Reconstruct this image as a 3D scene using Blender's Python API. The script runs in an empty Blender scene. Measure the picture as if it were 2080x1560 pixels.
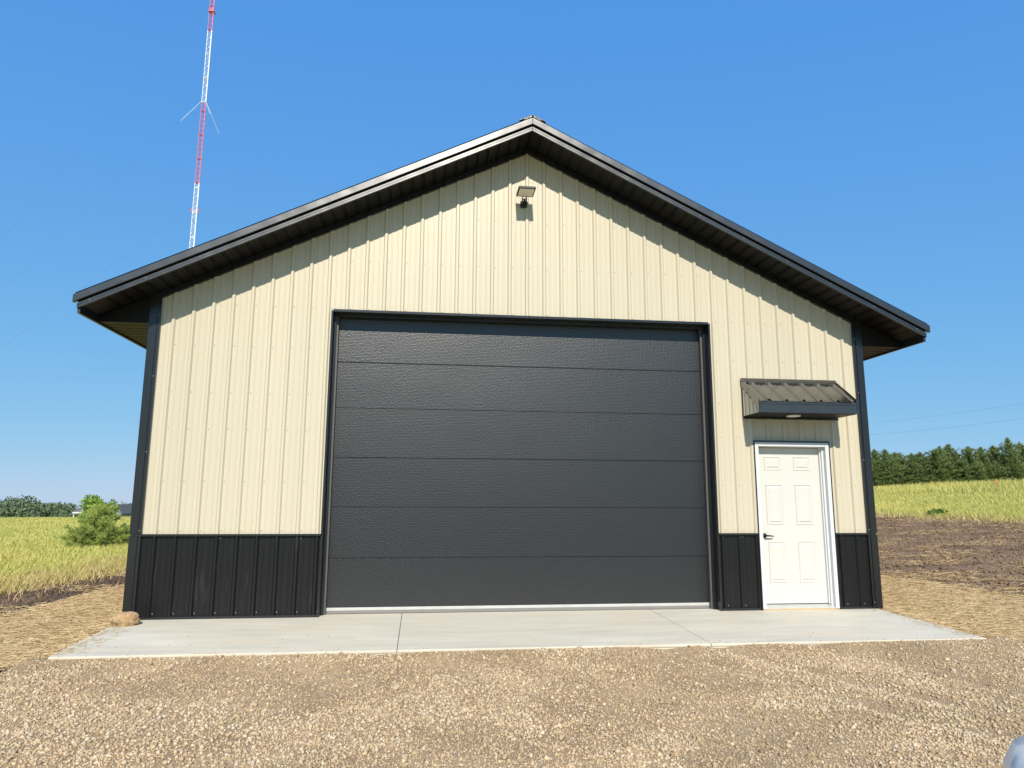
import bpy, bmesh, math, random
import numpy as np
from mathutils import Matrix, Vector
random.seed(7); rng = np.random.default_rng(11)
S = bpy.context.scene; COL = S.collection

# ------------------------------------------------------------------ camera, sky, sun, exposure
F_PX = 1409.4
CAM = np.array([-1.2332, -8.6474, 1.3644]); YAW, PIT, ROL = 0.12006, 0.16461, 0.004214
fw = np.array([math.sin(YAW)*math.cos(PIT), math.cos(YAW)*math.cos(PIT), math.sin(PIT)])
rt = np.array([math.cos(YAW), -math.sin(YAW), 0.0]); up = np.cross(rt, fw)
rt, up = math.cos(ROL)*rt + math.sin(ROL)*up, -math.sin(ROL)*rt + math.cos(ROL)*up
cd = bpy.data.cameras.new('camera'); cam = bpy.data.objects.new('camera', cd); COL.objects.link(cam)
cd.sensor_width = 36.0; cd.sensor_fit = 'HORIZONTAL'; cd.lens = F_PX/2080*36; cd.clip_start = 0.05; cd.clip_end = 4000
cam.matrix_world = Matrix(((rt[0], up[0], -fw[0], CAM[0]), (rt[1], up[1], -fw[1], CAM[1]), (rt[2], up[2], -fw[2], CAM[2]), (0, 0, 0, 1)))
S.camera = cam
LDIR = Vector((0.05, 1.0, -0.82)).normalized()
ELEV = math.asin(-LDIR.z); ROT = math.atan2(-LDIR.x, -LDIR.y)
W = bpy.data.worlds.new('World'); S.world = W; W.use_nodes = True
nt = W.node_tree; bg = nt.nodes['Background']
sky = nt.nodes.new('ShaderNodeTexSky'); sky.sky_type = 'NISHITA'; sky.sun_disc = False
sky.sun_elevation = ELEV; sky.sun_rotation = ROT; sky.altitude = 0; sky.air_density = 1.0; sky.dust_density = 0.0; sky.ozone_density = 10.0
SKY = 0.10     # camera-like tone response of the clear sky: one power curve per channel, the same in every direction
sep = nt.nodes.new('ShaderNodeSeparateColor'); cmb = nt.nodes.new('ShaderNodeCombineColor'); nt.links.new(sky.outputs[0], sep.inputs[0])
for i, (g_, k_) in enumerate(((0.63, 0.49), (0.37, 0.555), (0.08, 0.67))):
    a_ = nt.nodes.new('ShaderNodeMath'); a_.operation = 'MULTIPLY'; a_.inputs[1].default_value = 0.1; nt.links.new(sep.outputs[i], a_.inputs[0])
    p_ = nt.nodes.new('ShaderNodeMath'); p_.operation = 'POWER'; p_.inputs[1].default_value = g_; nt.links.new(a_.outputs[0], p_.inputs[0])
    m_ = nt.nodes.new('ShaderNodeMath'); m_.operation = 'MULTIPLY'; m_.inputs[1].default_value = k_/SKY; nt.links.new(p_.outputs[0], m_.inputs[0]); nt.links.new(m_.outputs[0], cmb.inputs[i])
nt.links.new(cmb.outputs[0], bg.inputs[0]); bg.inputs[1].default_value = SKY
sd = bpy.data.lights.new('sun', 'SUN'); sun = bpy.data.objects.new('sun', sd); COL.objects.link(sun)
sd.energy = 4.5; sd.angle = math.radians(0.5); sd.color = (1.0, 0.925, 0.79)
sun.rotation_euler = LDIR.to_track_quat('-Z', 'Y').to_euler(); sun.location = (-3, -40, 40)
VS = S.view_settings; VS.view_transform = 'Standard'; VS.look = 'None'; VS.exposure = 0.35; VS.gamma = 1.0; VS.use_curve_mapping = False
S.render.resolution_x, S.render.resolution_y = 1024, 768

# ------------------------------------------------------------------ materials
def mat(name, base, rough=0.5, var=0.0, vscale=4.0, bump=0.0, bscale=40.0, bdist=0.01, metal=0.0, spec=0.5, island=None,
        stretch=(1, 1, 1), patches=None, pscale=1.0, pedge=(0.45, 0.6), bump2=None, detail=4.0, coat=0.0, trans=0.0, ior=1.5, objvar=0.0, emboss=0.0):
    m = bpy.data.materials.new(name); m.use_nodes = True; t = m.node_tree; N = t.nodes; L = t.links
    b = N['Principled BSDF']; b.inputs['Roughness'].default_value = rough; b.inputs['Metallic'].default_value = metal
    b.inputs['Specular IOR Level'].default_value = spec; b.inputs['Coat Weight'].default_value = coat
    b.inputs['Base Color'].default_value = (*base, 1); b.inputs['IOR'].default_value = ior
    tc = N.new('ShaderNodeTexCoord'); mp = N.new('ShaderNodeMapping'); mp.inputs['Scale'].default_value = stretch
    L.new(tc.outputs['Object'], mp.inputs[0]); vec = mp.outputs[0]
    col = None
    def noise(sc, det=detail):
        n = N.new('ShaderNodeTexNoise'); n.inputs['Scale'].default_value = sc; n.inputs['Detail'].default_value = det
        L.new(vec, n.inputs['Vector']); return n
    def mix(fac, a, c, mode='MIX'):
        x = N.new('ShaderNodeMix'); x.data_type = 'RGBA'; x.blend_type = mode
        if isinstance(fac, float): x.inputs[0].default_value = fac
        else: L.new(fac, x.inputs[0])
        for i, v in ((6, a), (7, c)):
            if isinstance(v, tuple): x.inputs[i].default_value = (*v, 1)
            else: L.new(v, x.inputs[i])
        return x.outputs[2]
    def ramp(fac, e0, e1):
        r = N.new('ShaderNodeValToRGB'); r.color_ramp.elements[0].position = e0; r.color_ramp.elements[1].position = e1
        L.new(fac, r.inputs[0]); return r.outputs[0]
    if island:
        g = N.new('ShaderNodeNewGeometry'); r = N.new('ShaderNodeValToRGB'); cr = r.color_ramp
        while len(cr.elements) < len(island): cr.elements.new(0.5)
        for i, c in enumerate(island):
            cr.elements[i].position = i/(len(island)-1); cr.elements[i].color = (*c, 1)
        L.new(g.outputs['Random Per Island'], r.inputs[0]); col = r.outputs[0]
    if patches:
        for k, c in enumerate(patches):
            n = noise(pscale*(1+0.37*k)); f = ramp(n.outputs['Fac'], *pedge)
            col = mix(f, col if col else tuple(base), tuple(c))
    if var:
        n = noise(vscale); f = ramp(n.outputs['Fac'], 0.3, 0.7)
        lo = (1-var,)*3; hi = (1+var,)*3
        v = mix(f, lo, hi); col = mix(1.0, col if col else tuple(base), v, 'MULTIPLY')
    if objvar:
        oi = N.new('ShaderNodeObjectInfo'); mr = N.new('ShaderNodeMapRange'); mr.inputs['To Min'].default_value = 1-objvar; mr.inputs['To Max'].default_value = 1+objvar
        L.new(oi.outputs['Random'], mr.inputs['Value']); cx = N.new('ShaderNodeCombineColor')
        for i in range(3): L.new(mr.outputs[0], cx.inputs[i])
        col = mix(1.0, col if col else tuple(base), cx.outputs[0], 'MULTIPLY')
    if col: L.new(col, b.inputs['Base Color'])
    hgt = None
    if bump:
        n = noise(bscale, 3.0)
        if emboss:      # regular pressed pebble grain
            n = N.new('ShaderNodeTexVoronoi'); n.feature = 'SMOOTH_F1'; n.inputs['Scale'].default_value = bscale; n.inputs['Randomness'].default_value = emboss; n.inputs['Smoothness'].default_value = 0.5; L.new(vec, n.inputs['Vector'])
        bp = N.new('ShaderNodeBump'); bp.inputs['Strength'].default_value = bump; bp.inputs['Distance'].default_value = bdist
        L.new(n.outputs['Distance' if emboss else 'Fac'], bp.inputs['Height']); hgt = bp.outputs[0]
    if bump2:
        n2 = N.new('ShaderNodeTexNoise'); n2.inputs['Scale'].default_value = bump2[1]; n2.inputs['Detail'].default_value = 1.0
        L.new(tc.outputs['Object'], n2.inputs['Vector'])
        b2 = N.new('ShaderNodeBump'); b2.inputs['Strength'].default_value = bump2[0]; b2.inputs['Distance'].default_value = bump2[2]
        L.new(n2.outputs['Fac'], b2.inputs['Height'])
        if hgt: L.new(hgt, b2.inputs['Normal'])
        hgt = b2.outputs[0]
    if hgt: L.new(hgt, b.inputs['Normal'])
    if trans:
        b.inputs['Subsurface Weight'].default_value = 0.0
    return m

M = {}
M['beige'] = mat('beige_siding', (0.52, 0.470, 0.358), 0.34, var=0.02, vscale=1.2, stretch=(2.5, 2.5, 0.05), detail=1.0, objvar=0.022, bump=0.11, bscale=6.0, bdist=0.004, bump2=(0.25, 2.0, 0.010))
M['beige_screw'] = mat('beige_screw', (0.27, 0.24, 0.175), 0.4)
M['black'] = mat('black_wainscot', (0.009, 0.0095, 0.0095), 0.36, bump=0.12, bscale=5.0, bdist=0.003, stretch=(3, 3, 0.3), spec=0.32,
                 patches=((0.035, 0.036, 0.034),), pscale=5.0, pedge=(0.60, 0.80))
M['trim'] = mat('black_trim', (0.009, 0.010, 0.012), 0.27, bump2=(0.35, 3.0, 0.014), ior=1.62)
M['awn'] = mat('awning_metal', (0.014, 0.015, 0.015), 0.22, bump2=(0.25, 6.0, 0.004), ior=2.9)
M['fascia'] = mat('black_fascia', (0.008, 0.010, 0.013), 0.34, bump2=(0.45, 3.5, 0.014), ior=1.9)
M['soffit'] = mat('black_soffit', (0.006, 0.0055, 0.005), 0.5, spec=0.25, bump=0.2, bscale=90, bdist=0.001)
M['recess'] = mat('recess_black', (0.006, 0.006, 0.006), 0.7)
M['door'] = mat('garage_door', (0.0022, 0.003, 0.0048), 0.38, bump=0.55, bscale=52, bdist=0.004, emboss=0.45, ior=1.78, bump2=(0.35, 1.3, 0.012), objvar=0.1)
M['alu'] = mat('aluminium', (0.52, 0.52, 0.50), 0.5, metal=0.2, var=0.06, vscale=9)
M['rubber'] = mat('rubber', (0.22, 0.21, 0.20), 0.7)
M['seal'] = mat('weather_seal', (0.085, 0.082, 0.08), 0.5)
M['white'] = mat('white_paint', (0.565, 0.56, 0.52), 0.42, var=0.015, vscale=3)
M['white_trim'] = mat('white_trim', (0.585, 0.60, 0.605), 0.4)
M['wood'] = mat('raw_wood', (0.55, 0.36, 0.14), 0.7, var=0.2, vscale=12)
M['handle'] = mat('dark_bronze', (0.02, 0.018, 0.016), 0.35, metal=0.4)
M['concrete'] = mat('concrete', (0.58, 0.535, 0.435), 0.8, var=0.06, vscale=2.6, patches=((0.63, 0.59, 0.49), (0.51, 0.475, 0.39), (0.59, 0.52, 0.40)), pscale=0.9,
                    pedge=(0.44, 0.70), bump=0.3, bscale=60, bdist=0.002, stretch=(0.7, 2.6, 1), detail=7.0)
M['gravel'] = mat('gravel_ground', (0.35, 0.25, 0.145), 0.9, var=0.3, vscale=70, patches=((0.43, 0.315, 0.19), (0.30, 0.21, 0.118)), pscale=1.2,
                  pedge=(0.42, 0.66), bump=0.9, bscale=75, bdist=0.02, detail=6)
M['stone'] = mat('gravel_stone', (0.4, 0.3, 0.2), 0.85, island=[(0.24, 0.165, 0.088), (0.52, 0.38, 0.215), (0.40, 0.285, 0.16), (0.68, 0.53, 0.34), (0.42, 0.29, 0.16), (0.56, 0.445, 0.305), (0.30, 0.215, 0.125), (0.50, 0.375, 0.225)], var=0.12, vscale=1.5)
M['stone_pale'] = mat('pale_stone', (0.5, 0.45, 0.37), 0.85, island=[(0.40, 0.29, 0.16), (0.55, 0.43, 0.27), (0.62, 0.52, 0.36), (0.48, 0.37, 0.22), (0.50, 0.44, 0.34)])
M['straw'] = mat('straw', (0.5, 0.4, 0.22), 0.75, island=[(0.42, 0.29, 0.135), (0.66, 0.48, 0.245), (0.54, 0.39, 0.19), (0.76, 0.58, 0.31), (0.49, 0.345, 0.17)])
M['soil_r'] = mat('bare_soil_light', (0.215, 0.135, 0.075), 0.95, var=0.3, vscale=11, patches=((0.265, 0.172, 0.10), (0.155, 0.096, 0.053)), pscale=0.8, pedge=(0.42, 0.66), bump=0.8, bscale=14, bdist=0.06, detail=6)
M['soil_l'] = mat('bare_soil_dark', (0.105, 0.068, 0.044), 0.95, var=0.3, vscale=9, patches=((0.165, 0.108, 0.068), (0.075, 0.048, 0.032)), pscale=0.7, pedge=(0.42, 0.66), bump=0.8, bscale=16, bdist=0.05, detail=6)
M['field'] = mat('meadow_ground', (0.38, 0.375, 0.10), 0.9, var=0.2, vscale=1.2, patches=((0.48, 0.43, 0.125), (0.30, 0.32, 0.075)), pscale=0.06, pedge=(0.4, 0.65), bump=0.6, bscale=6, bdist=0.15, detail=6)
M['grass'] = mat('grass_blade', (0.25, 0.28, 0.06), 0.6, island=[(0.26, 0.31, 0.06), (0.49, 0.48, 0.125), (0.58, 0.52, 0.165), (0.38, 0.415, 0.09), (0.61, 0.53, 0.21), (0.32, 0.365, 0.07)], patches=((0.57, 0.50, 0.145),), pscale=0.18, pedge=(0.5, 0.62), spec=0.2)
M['dry'] = mat('dry_grass', (0.45, 0.34, 0.17), 0.7, island=[(0.34, 0.23, 0.11), (0.55, 0.40, 0.20), (0.46, 0.32, 0.15), (0.62, 0.48, 0.26)], spec=0.2)
M['weed'] = mat('weed_leaf', (0.10, 0.17, 0.03), 0.55, island=[(0.07, 0.13, 0.02), (0.14, 0.22, 0.04), (0.19, 0.25, 0.05)], spec=0.3)
M['needle'] = mat('pine_needle', (0.06, 0.1, 0.03), 0.55, island=[(0.075, 0.11, 0.034), (0.17, 0.225, 0.065), (0.12, 0.17, 0.05), (0.22, 0.275, 0.09)], spec=0.3)
M['needle_y'] = mat('young_needle', (0.09, 0.15, 0.04), 0.55, island=[(0.19, 0.26, 0.055), (0.35, 0.43, 0.10), (0.44, 0.50, 0.14), (0.26, 0.34, 0.075)], spec=0.3)
M['leaf'] = mat('far_leaf', (0.07, 0.11, 0.05), 0.6, island=[(0.07, 0.105, 0.055), (0.13, 0.175, 0.088), (0.10, 0.14, 0.07), (0.16, 0.205, 0.105)], spec=0.25)  # leaf colours paled to stand in for haze over the distance
M['leaf_b'] = mat('bright_leaf', (0.12, 0.2, 0.03), 0.55, island=[(0.11, 0.20, 0.022), (0.20, 0.32, 0.04), (0.27, 0.38, 0.06)], spec=0.25)
M['bark'] = mat('bark', (0.09, 0.065, 0.045), 0.9, var=0.3, vscale=14, bump=0.6, bscale=20, bdist=0.02)
M['rock'] = mat('field_stone', (0.43, 0.29, 0.145), 0.85, var=0.25, vscale=14, patches=((0.50, 0.37, 0.22), (0.34, 0.21, 0.10)), pscale=9, bump=0.8, bscale=26, bdist=0.02)
M['red'] = mat('mast_red', (0.60, 0.12, 0.17), 0.5)
M['mwhite'] = mat('mast_white', (0.82, 0.82, 0.82), 0.5)
M['wire'] = mat('steel_wire', (0.16, 0.18, 0.20), 0.5, metal=0.3)
M['pole'] = mat('pole_wood', (0.16, 0.12, 0.09), 0.9, var=0.2)
M['lamp_black'] = mat('lamp_black', (0.02, 0.02, 0.02), 0.45)
M['lens'] = mat('lamp_lens', (0.72, 0.68, 0.58), 0.25)
M['carpaint'] = mat('car_white', (0.80, 0.80, 0.78), 0.35, coat=0.25)
M['glass'] = mat('dark_glass', (0.012, 0.014, 0.016), 0.05, spec=0.8)
M['chrome'] = mat('car_lamp', (0.35, 0.38, 0.40), 0.12, metal=0.7)
M['tyre'] = mat('tyre', (0.02, 0.02, 0.02), 0.8)
M['rim'] = mat('rim', (0.4, 0.4, 0.42), 0.3, metal=0.8)
M['siding_blue'] = mat('house_siding', (0.115, 0.15, 0.175), 0.6, var=0.1, vscale=3)
M['shingle'] = mat('house_shingle', (0.13, 0.125, 0.125), 0.85, var=0.2, vscale=3)
M['flag'] = mat('flag_orange', (0.80, 0.14, 0.07), 0.6)

# ------------------------------------------------------------------ helpers
def tag(o, label=None, cat=None, group=None, kind=None):
    if label: o['label'] = label
    if cat: o['category'] = cat
    if group: o['group'] = group
    if kind: o['kind'] = kind
    return o
def link(name, me, m, parent=None, smooth=False):
    o = bpy.data.objects.new(name, me); COL.objects.link(o)
    if m is not None and not me.materials: me.materials.append(M[m] if isinstance(m, str) else m)
    if parent: o.parent = parent
    if smooth: me.polygons.foreach_set('use_smooth', np.ones(len(me.polygons), dtype=bool))
    return o
def empty(name, loc=(0, 0, 0), rz=0.0):
    o = bpy.data.objects.new(name, None); COL.objects.link(o); o.location = loc; o.rotation_euler = (0, 0, rz); o.empty_display_size = 0.2
    return o
def npmesh(name, V, Fc):
    """V (n,3), Fc (m,k) index array"""
    V = np.asarray(V, dtype=np.float32); Fc = np.asarray(Fc, dtype=np.int32); k = Fc.shape[1]
    me = bpy.data.meshes.new(name); me.vertices.add(len(V)); me.vertices.foreach_set('co', V.ravel())
    me.loops.add(Fc.size); me.loops.foreach_set('vertex_index', Fc.ravel()); me.polygons.add(len(Fc))
    me.polygons.foreach_set('loop_start', np.arange(0, Fc.size, k, dtype=np.int32)); me.update(calc_edges=True); me.validate(); return me
class MB:
    def __init__(s): s.v = []; s.f = []
    def add(s, V, Fc):
        o = len(s.v); s.v += [tuple(p) for p in V]; s.f += [tuple(i+o for i in f) for f in Fc]; return s
    def hexa(s, P):      # 8 points: bottom 4 ccw, top 4 ccw
        return s.add(P, [(3, 2, 1, 0), (4, 5, 6, 7), (0, 1, 5, 4), (1, 2, 6, 5), (2, 3, 7, 6), (3, 0, 4, 7)])
    def box(s, x0, x1, y0, y1, z0, z1):
        return s.hexa([(x0, y0, z0), (x1, y0, z0), (x1, y1, z0), (x0, y1, z0), (x0, y0, z1), (x1, y0, z1), (x1, y1, z1), (x0, y1, z1)])
    def prism(s, poly, a, b, axis=1):   # poly in the two other axes, extruded along axis
        n = len(poly)
        def P(q, t): return (q[0], t, q[1]) if axis == 1 else ((t, q[0], q[1]) if axis == 0 else (q[0], q[1], t))
        V = [P(q, a) for q in poly] + [P(q, b) for q in poly]
        return s.add(V, [tuple(range(n))[::-1], tuple(range(n, 2*n))] + [(i, (i+1) % n, n+(i+1) % n, n+i) for i in range(n)])
    def tube(s, pts, r, n=6, cap=True):
        pts = [Vector(p) for p in pts]; rs = r if isinstance(r, (list, tuple)) else [r]*len(pts); V = []; Fc = []
        for i, p in enumerate(pts):
            d = (pts[min(i+1, len(pts)-1)] - pts[max(i-1, 0)]).normalized()
            a = d.cross(Vector((0, 0, 1)) if abs(d.z) < .95 else Vector((1, 0, 0))).normalized(); b = d.cross(a)
            V += [p + a*rs[i]*math.cos(2*math.pi*k/n) + b*rs[i]*math.sin(2*math.pi*k/n) for k in range(n)]
        for i in range(len(pts)-1):
            Fc += [(i*n+k, i*n+(k+1) % n, (i+1)*n+(k+1) % n, (i+1)*n+k) for k in range(n)]
        if cap: Fc += [tuple(range(n))[::-1], tuple(range((len(pts)-1)*n, len(pts)*n))]
        return s.add(V, Fc)
    def mesh(s, name, bevel=0.0, seg=1, recalc=True):
        me = bpy.data.meshes.new(name); me.from_pydata(s.v, [], s.f); me.update()
        if bevel or recalc:
            bm = bmesh.new(); bm.from_mesh(me)
            if bevel: bmesh.ops.bevel(bm, geom=bm.edges[:], offset=bevel, segments=seg, affect='EDGES', profile=.6)
            if recalc: bmesh.ops.recalc_face_normals(bm, faces=bm.faces[:])
            bm.to_mesh(me); bm.free()
        return me
    def build(s, name, m, parent=None, bevel=0.0, seg=1, smooth=False, recalc=True): return link(name, s.mesh(name, bevel, seg, recalc), m, parent, smooth)
def part(name, m, parent, *b, bevel=0.0, seg=1): return MB().box(*b).build(name, m, parent, bevel, seg)
def interp(x, a, b): return np.interp(x, a, b)
def sstep(a, b, x): t = np.clip((np.asarray(x, float)-a)/(b-a), 0, 1); return t*t*(3-2*t)
_NG = rng.random((256, 256))
def vnoise(x, y):
    x = np.asarray(x, float); y = np.asarray(y, float); xi = np.floor(x).astype(int); yi = np.floor(y).astype(int); fx = x-xi; fy = y-yi
    fx = fx*fx*(3-2*fx); fy = fy*fy*(3-2*fy); g = lambda a, b: _NG[a % 256, b % 256]
    return (g(xi, yi)*(1-fx)+g(xi+1, yi)*fx)*(1-fy) + (g(xi, yi+1)*(1-fx)+g(xi+1, yi+1)*fx)*fy
def fnoise(x, y, o=4):
    s = 0; a = 1; t = 0
    for k in range(o): s = s + a*vnoise(x*2**k+17.3*k, y*2**k-9.1*k); t += a; a *= .5
    return s/t - .5

# ------------------------------------------------------------------ terrain
def H(x, y):
    x = np.asarray(x, float); y = np.asarray(y, float)
    z = interp(x, [-60, -9, -4.6, 4.6, 6.5, 12, 17, 32, 45, 200, 400], [-.1, -.1, -.07, -.06, .08, .40, .74, 2.22, 2.32, 2.2, 1.9])
    wl = 1-sstep(2, 30, x)
    z = z - wl*9*sstep(46, 118, y) - 3*(1-wl)*sstep(140, 400, y)
    z = z - .02*np.clip(-1.9-y, 0, 12) - wl*.034*np.clip(y-118, 0, 3000)
    far = sstep(14, 30, np.hypot(x, y-4))
    return z + far*(.22*fnoise(x*.06, y*.06, 3) + .10*fnoise(x*.35, y*.35, 2))
def axis(lo, hi, near0, near1, step):
    a = list(np.arange(near0, near1+step/2, step)); d = step; v = near1
    while v < hi: d *= 1.18; v += d; a.append(v)
    d = step; v = near0
    while v > lo: d *= 1.18; v -= d; a.insert(0, v)
    return np.array(a)
def sheet_grid(name, xs, ys, zfun, m, kind='structure', smooth=True):
    X, Y = np.meshgrid(xs, ys); Z = zfun(X, Y); nx, ny = len(xs), len(ys)
    i = np.arange(nx*ny).reshape(ny, nx); Fc = np.stack([i[:-1, :-1], i[:-1, 1:], i[1:, 1:], i[1:, :-1]], -1).reshape(-1, 4)
    o = link(name, npmesh(name, np.stack([X, Y, Z], -1).reshape(-1, 3), Fc), m, None, smooth)
    if kind: o['kind'] = kind
    return o
sheet_grid('ground', axis(-1500, 1500, -45, 60, 1.0), axis(-400, 2200, -15, 60, 1.0), lambda x, y: H(x, y)-.05, 'field')
def strip_grid(name, ys, left, right, n, zfun, m, kind='structure'):
    """sheet between two wavy lines left(y), right(y)"""
    Y = np.repeat(ys[:, None], n, 1); t = np.linspace(0, 1, n)[None]; X = left(ys)[:, None]*(1-t)+right(ys)[:, None]*t
    i = np.arange(Y.size).reshape(Y.shape); Fc = np.stack([i[:-1, :-1], i[:-1, 1:], i[1:, 1:], i[1:, :-1]], -1).reshape(-1, 4)
    o = link(name, npmesh(name, np.stack([X, Y, zfun(X, Y)], -1).reshape(-1, 3), Fc), m, None, True)
    if kind: o['kind'] = kind
    return o
# edges of the ground cover
soil_l = lambda y: -7.55 + .35*fnoise(y*.5, 3+0*y, 3) + .06*np.clip(y-4, 0, 30)*1.6 - .18*np.clip(4-y, 0, 8)
soil_r = lambda y: 16.7 + .9*fnoise(y*.25, 8+0*y, 3) + .045*(y-10)
mat_l = lambda y: -6.28 + .05*(y-.7)*1.2 + .10*fnoise(y*.7, 1.5+0*y, 3)
mat_r = lambda y: 6.60 - .10*np.clip(y, -5, 4) + .12*fnoise(y*.6, 5.5+0*y, 3)
def soilz(X, Y):
    rut = .034*np.sin((.5*X+.87*Y)*5.5+5*fnoise(X*.3, Y*.3, 2))
    return H(X, Y) + .005 + .10*fnoise(X*.9, Y*.9, 4)*sstep(6.4, 8, np.abs(X)) + .05*fnoise(X*4, Y*4, 3)*sstep(6.2, 7, np.abs(X)) + rut*sstep(7, 9, X)
strip_grid('bare_soil', np.arange(-6, 30, .16), lambda y: 4.45+0*y, lambda y: soil_r(y)+.6, 90, soilz, 'soil_r')
strip_grid('bare_soil', np.arange(-6, 30, .12), lambda y: soil_l(y)-.5, lambda y: -4.40+0*y, 40, soilz, 'soil_l')
gl = lambda y: -4.62 + .10*fnoise(y*.8, 9.2+0*y, 3) - .06*np.clip(-2.3-y, 0, 20)
gr = lambda y: 4.66 + .10*fnoise(y*.8, 2.2+0*y, 3) + .06*np.clip(-2.3-y, 0, 20)
def tracks(X, Y): return .03*np.exp(-((X-2.2+.55*(Y+4))**2)/.03)+.028*np.exp(-((X-2.75+.55*(Y+4))**2)/.02)+.022*np.exp(-((X-3.6+.5*(Y+4))**2)/.03)+.02*np.exp(-((X+2.4-.4*(Y+4))**2)/.05)
def gravz(X, Y):
    tr = tracks(X, Y)
    calm = 1-.85*sstep(-2.6, -2.0, Y)
    return H(X, Y) + .012 + (.06*fnoise(X*.8, Y*.8, 3) + .030*fnoise(X*4.5, Y*4.5, 3))*calm - tr + .036*sstep(-2.5, -1.95, Y)
strip_grid('gravel_drive', np.arange(-16, -1.84, .05), gl, gr, 170, gravz, 'gravel')

# concrete apron: three slabs with open joints
def slab_edge(t): return
apron = MB().prism([(-4.605, .30), (-4.452, -1.894), (4.421, -1.930), (4.558, .30)], -.16, -.030, axis=2).build('concrete_apron', 'concrete'); tag(apron, kind='structure')
xb = lambda x, y: x
jo = [(-4.615, -4.455), (-1.495, -1.47), (1.60, 1.525), (4.565, 4.425)]
for k in range(3):
    (a0, a1), (b0, b1) = jo[k], jo[k+1]; g = .0022
    ea = g if k else 0; eb = g if k < 2 else 0; yb = .18; yf = -1.90-.012*k
    MB().prism([(a0+ea, yb), (a1+ea, yf), (b1-eb, yf-.012), (b0-eb, yb)], -.028, 0.0, axis=2).build('concrete_slab', 'concrete', apron, bevel=.008, seg=2)

# ------------------------------------------------------------------ the barn
SL = 0.487; Z0 = 6.035; R = 0.2286; YB = 12.3
barn = empty('pole_barn'); tag(barn, 'beige ribbed metal pole barn with black wainscot, gable roof and wide black overhead door', 'barn')
top = lambda x: 5.955 - SL*abs(x)
prof = []
for a, o in ((0, .024), (.013, .024), (.028, 0), (.066, 0), (.071, .0042), (.083, .0042), (.088, 0), (.1406, 0), (.1456, .0042), (.1576, .0042), (.1626, 0), (.2006, 0), (.2156, .024)): prof.append((a, o))
def off(s):
    t = s % R; ps = [p[0] for p in prof]+[R]; os_ = [p[1] for p in prof]+[.024]
    return float(np.interp(t, ps, os_))
GX0, GX1, GZ = -2.447, 2.437, 3.675
DX0, DX1, DZ = 2.985, 4.035, 2.128
def sheet(name, m, s0, s1, ranges, place, cuts=()):
    """ribbed sheet from s0 to s1; ranges(a,b)-> list of (zlo, zhi_a, zhi_b); place(s, o, z)->xyz"""
    xs = {round(s0, 5), round(s1, 5)}
    k = math.floor(s0/R)-1
    while k*R < s1+R:
        for a, o in prof:
            v = round(k*R+a, 5)
            if s0 < v < s1: xs.add(v)
        k += 1
    for c in cuts:
        if s0 < c < s1: xs.add(round(c, 5))
    xs = sorted(xs); V = []; Fc = []
    for a, b in zip(xs, xs[1:]):
        if b-a < 1e-4: continue
        oa, ob = off(a+1e-7), off(b-1e-7)
        for z0, za, zb in ranges(a, b):
            n = len(V); V += [place(a, oa, z0), place(b, ob, z0), place(b, ob, zb), place(a, oa, za)]; Fc.append((n, n+1, n+2, n+3))
    if not Fc: return None
    me = bpy.data.meshes.new(name); me.from_pydata(V, [], Fc); me.update()
    bm = bmesh.new(); bm.from_mesh(me); bmesh.ops.remove_doubles(bm, verts=bm.verts[:], dist=1e-5); bm.to_mesh(me); bm.free()
    return link(name, me, m, barn)
def front_up(a, b):
    c = (a+b)/2; lo = .948
    if GX0-.01 < c < GX1+.01: lo = GZ
    elif DX0 < c < DX1: lo = DZ
    return [(lo, top(a), top(b))]
def front_lo(a, b):
    c = (a+b)/2
    if GX0-.01 < c < GX1+.01 or DX0 < c < DX1: return []
    return [(.02, .93, .93)]
fp = lambda s, o, z: (s, -o, z)
for i in range(10):
    s0, s1 = -4.572+i*4*R, -4.572+(i+1)*4*R
    sheet('siding_panel', 'beige', s0, s1, front_up, fp, (0, GX0-.01, GX1+.01, DX0, DX1))
    sheet('wainscot_panel', 'black', s0, s1, front_lo, fp, (GX0-.01, GX1+.01, DX0, DX1))
for sx in (-1, 1):
    pl = (lambda s, o, z: (-4.572-o, s, z)) if sx < 0 else (lambda s, o, z: (4.572+o, s, z))
    for i in range(14):
        s0, s1 = i*4*R, min((i+1)*4*R, YB)
        if s1 <= s0: continue
        sheet('siding_panel', 'beige', s0, s1, lambda a, b: [(.948, 3.46, 3.46)], pl)
        sheet('wainscot_panel', 'black', s0, s1, lambda a, b: [(.02, .93, .93)], pl)
for i in range(10):
    s0, s1 = -4.572+i*4*R, -4.572+(i+1)*4*R
    sheet('siding_panel', 'beige', s0, s1, lambda a, b: [(.948, top(a), top(b))], lambda s, o, z: (s, YB+o, z), (0,))
    sheet('wainscot_panel', 'black', s0, s1, lambda a, b: [(.02, .93, .93)], lambda s, o, z: (s, YB+o, z))
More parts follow.
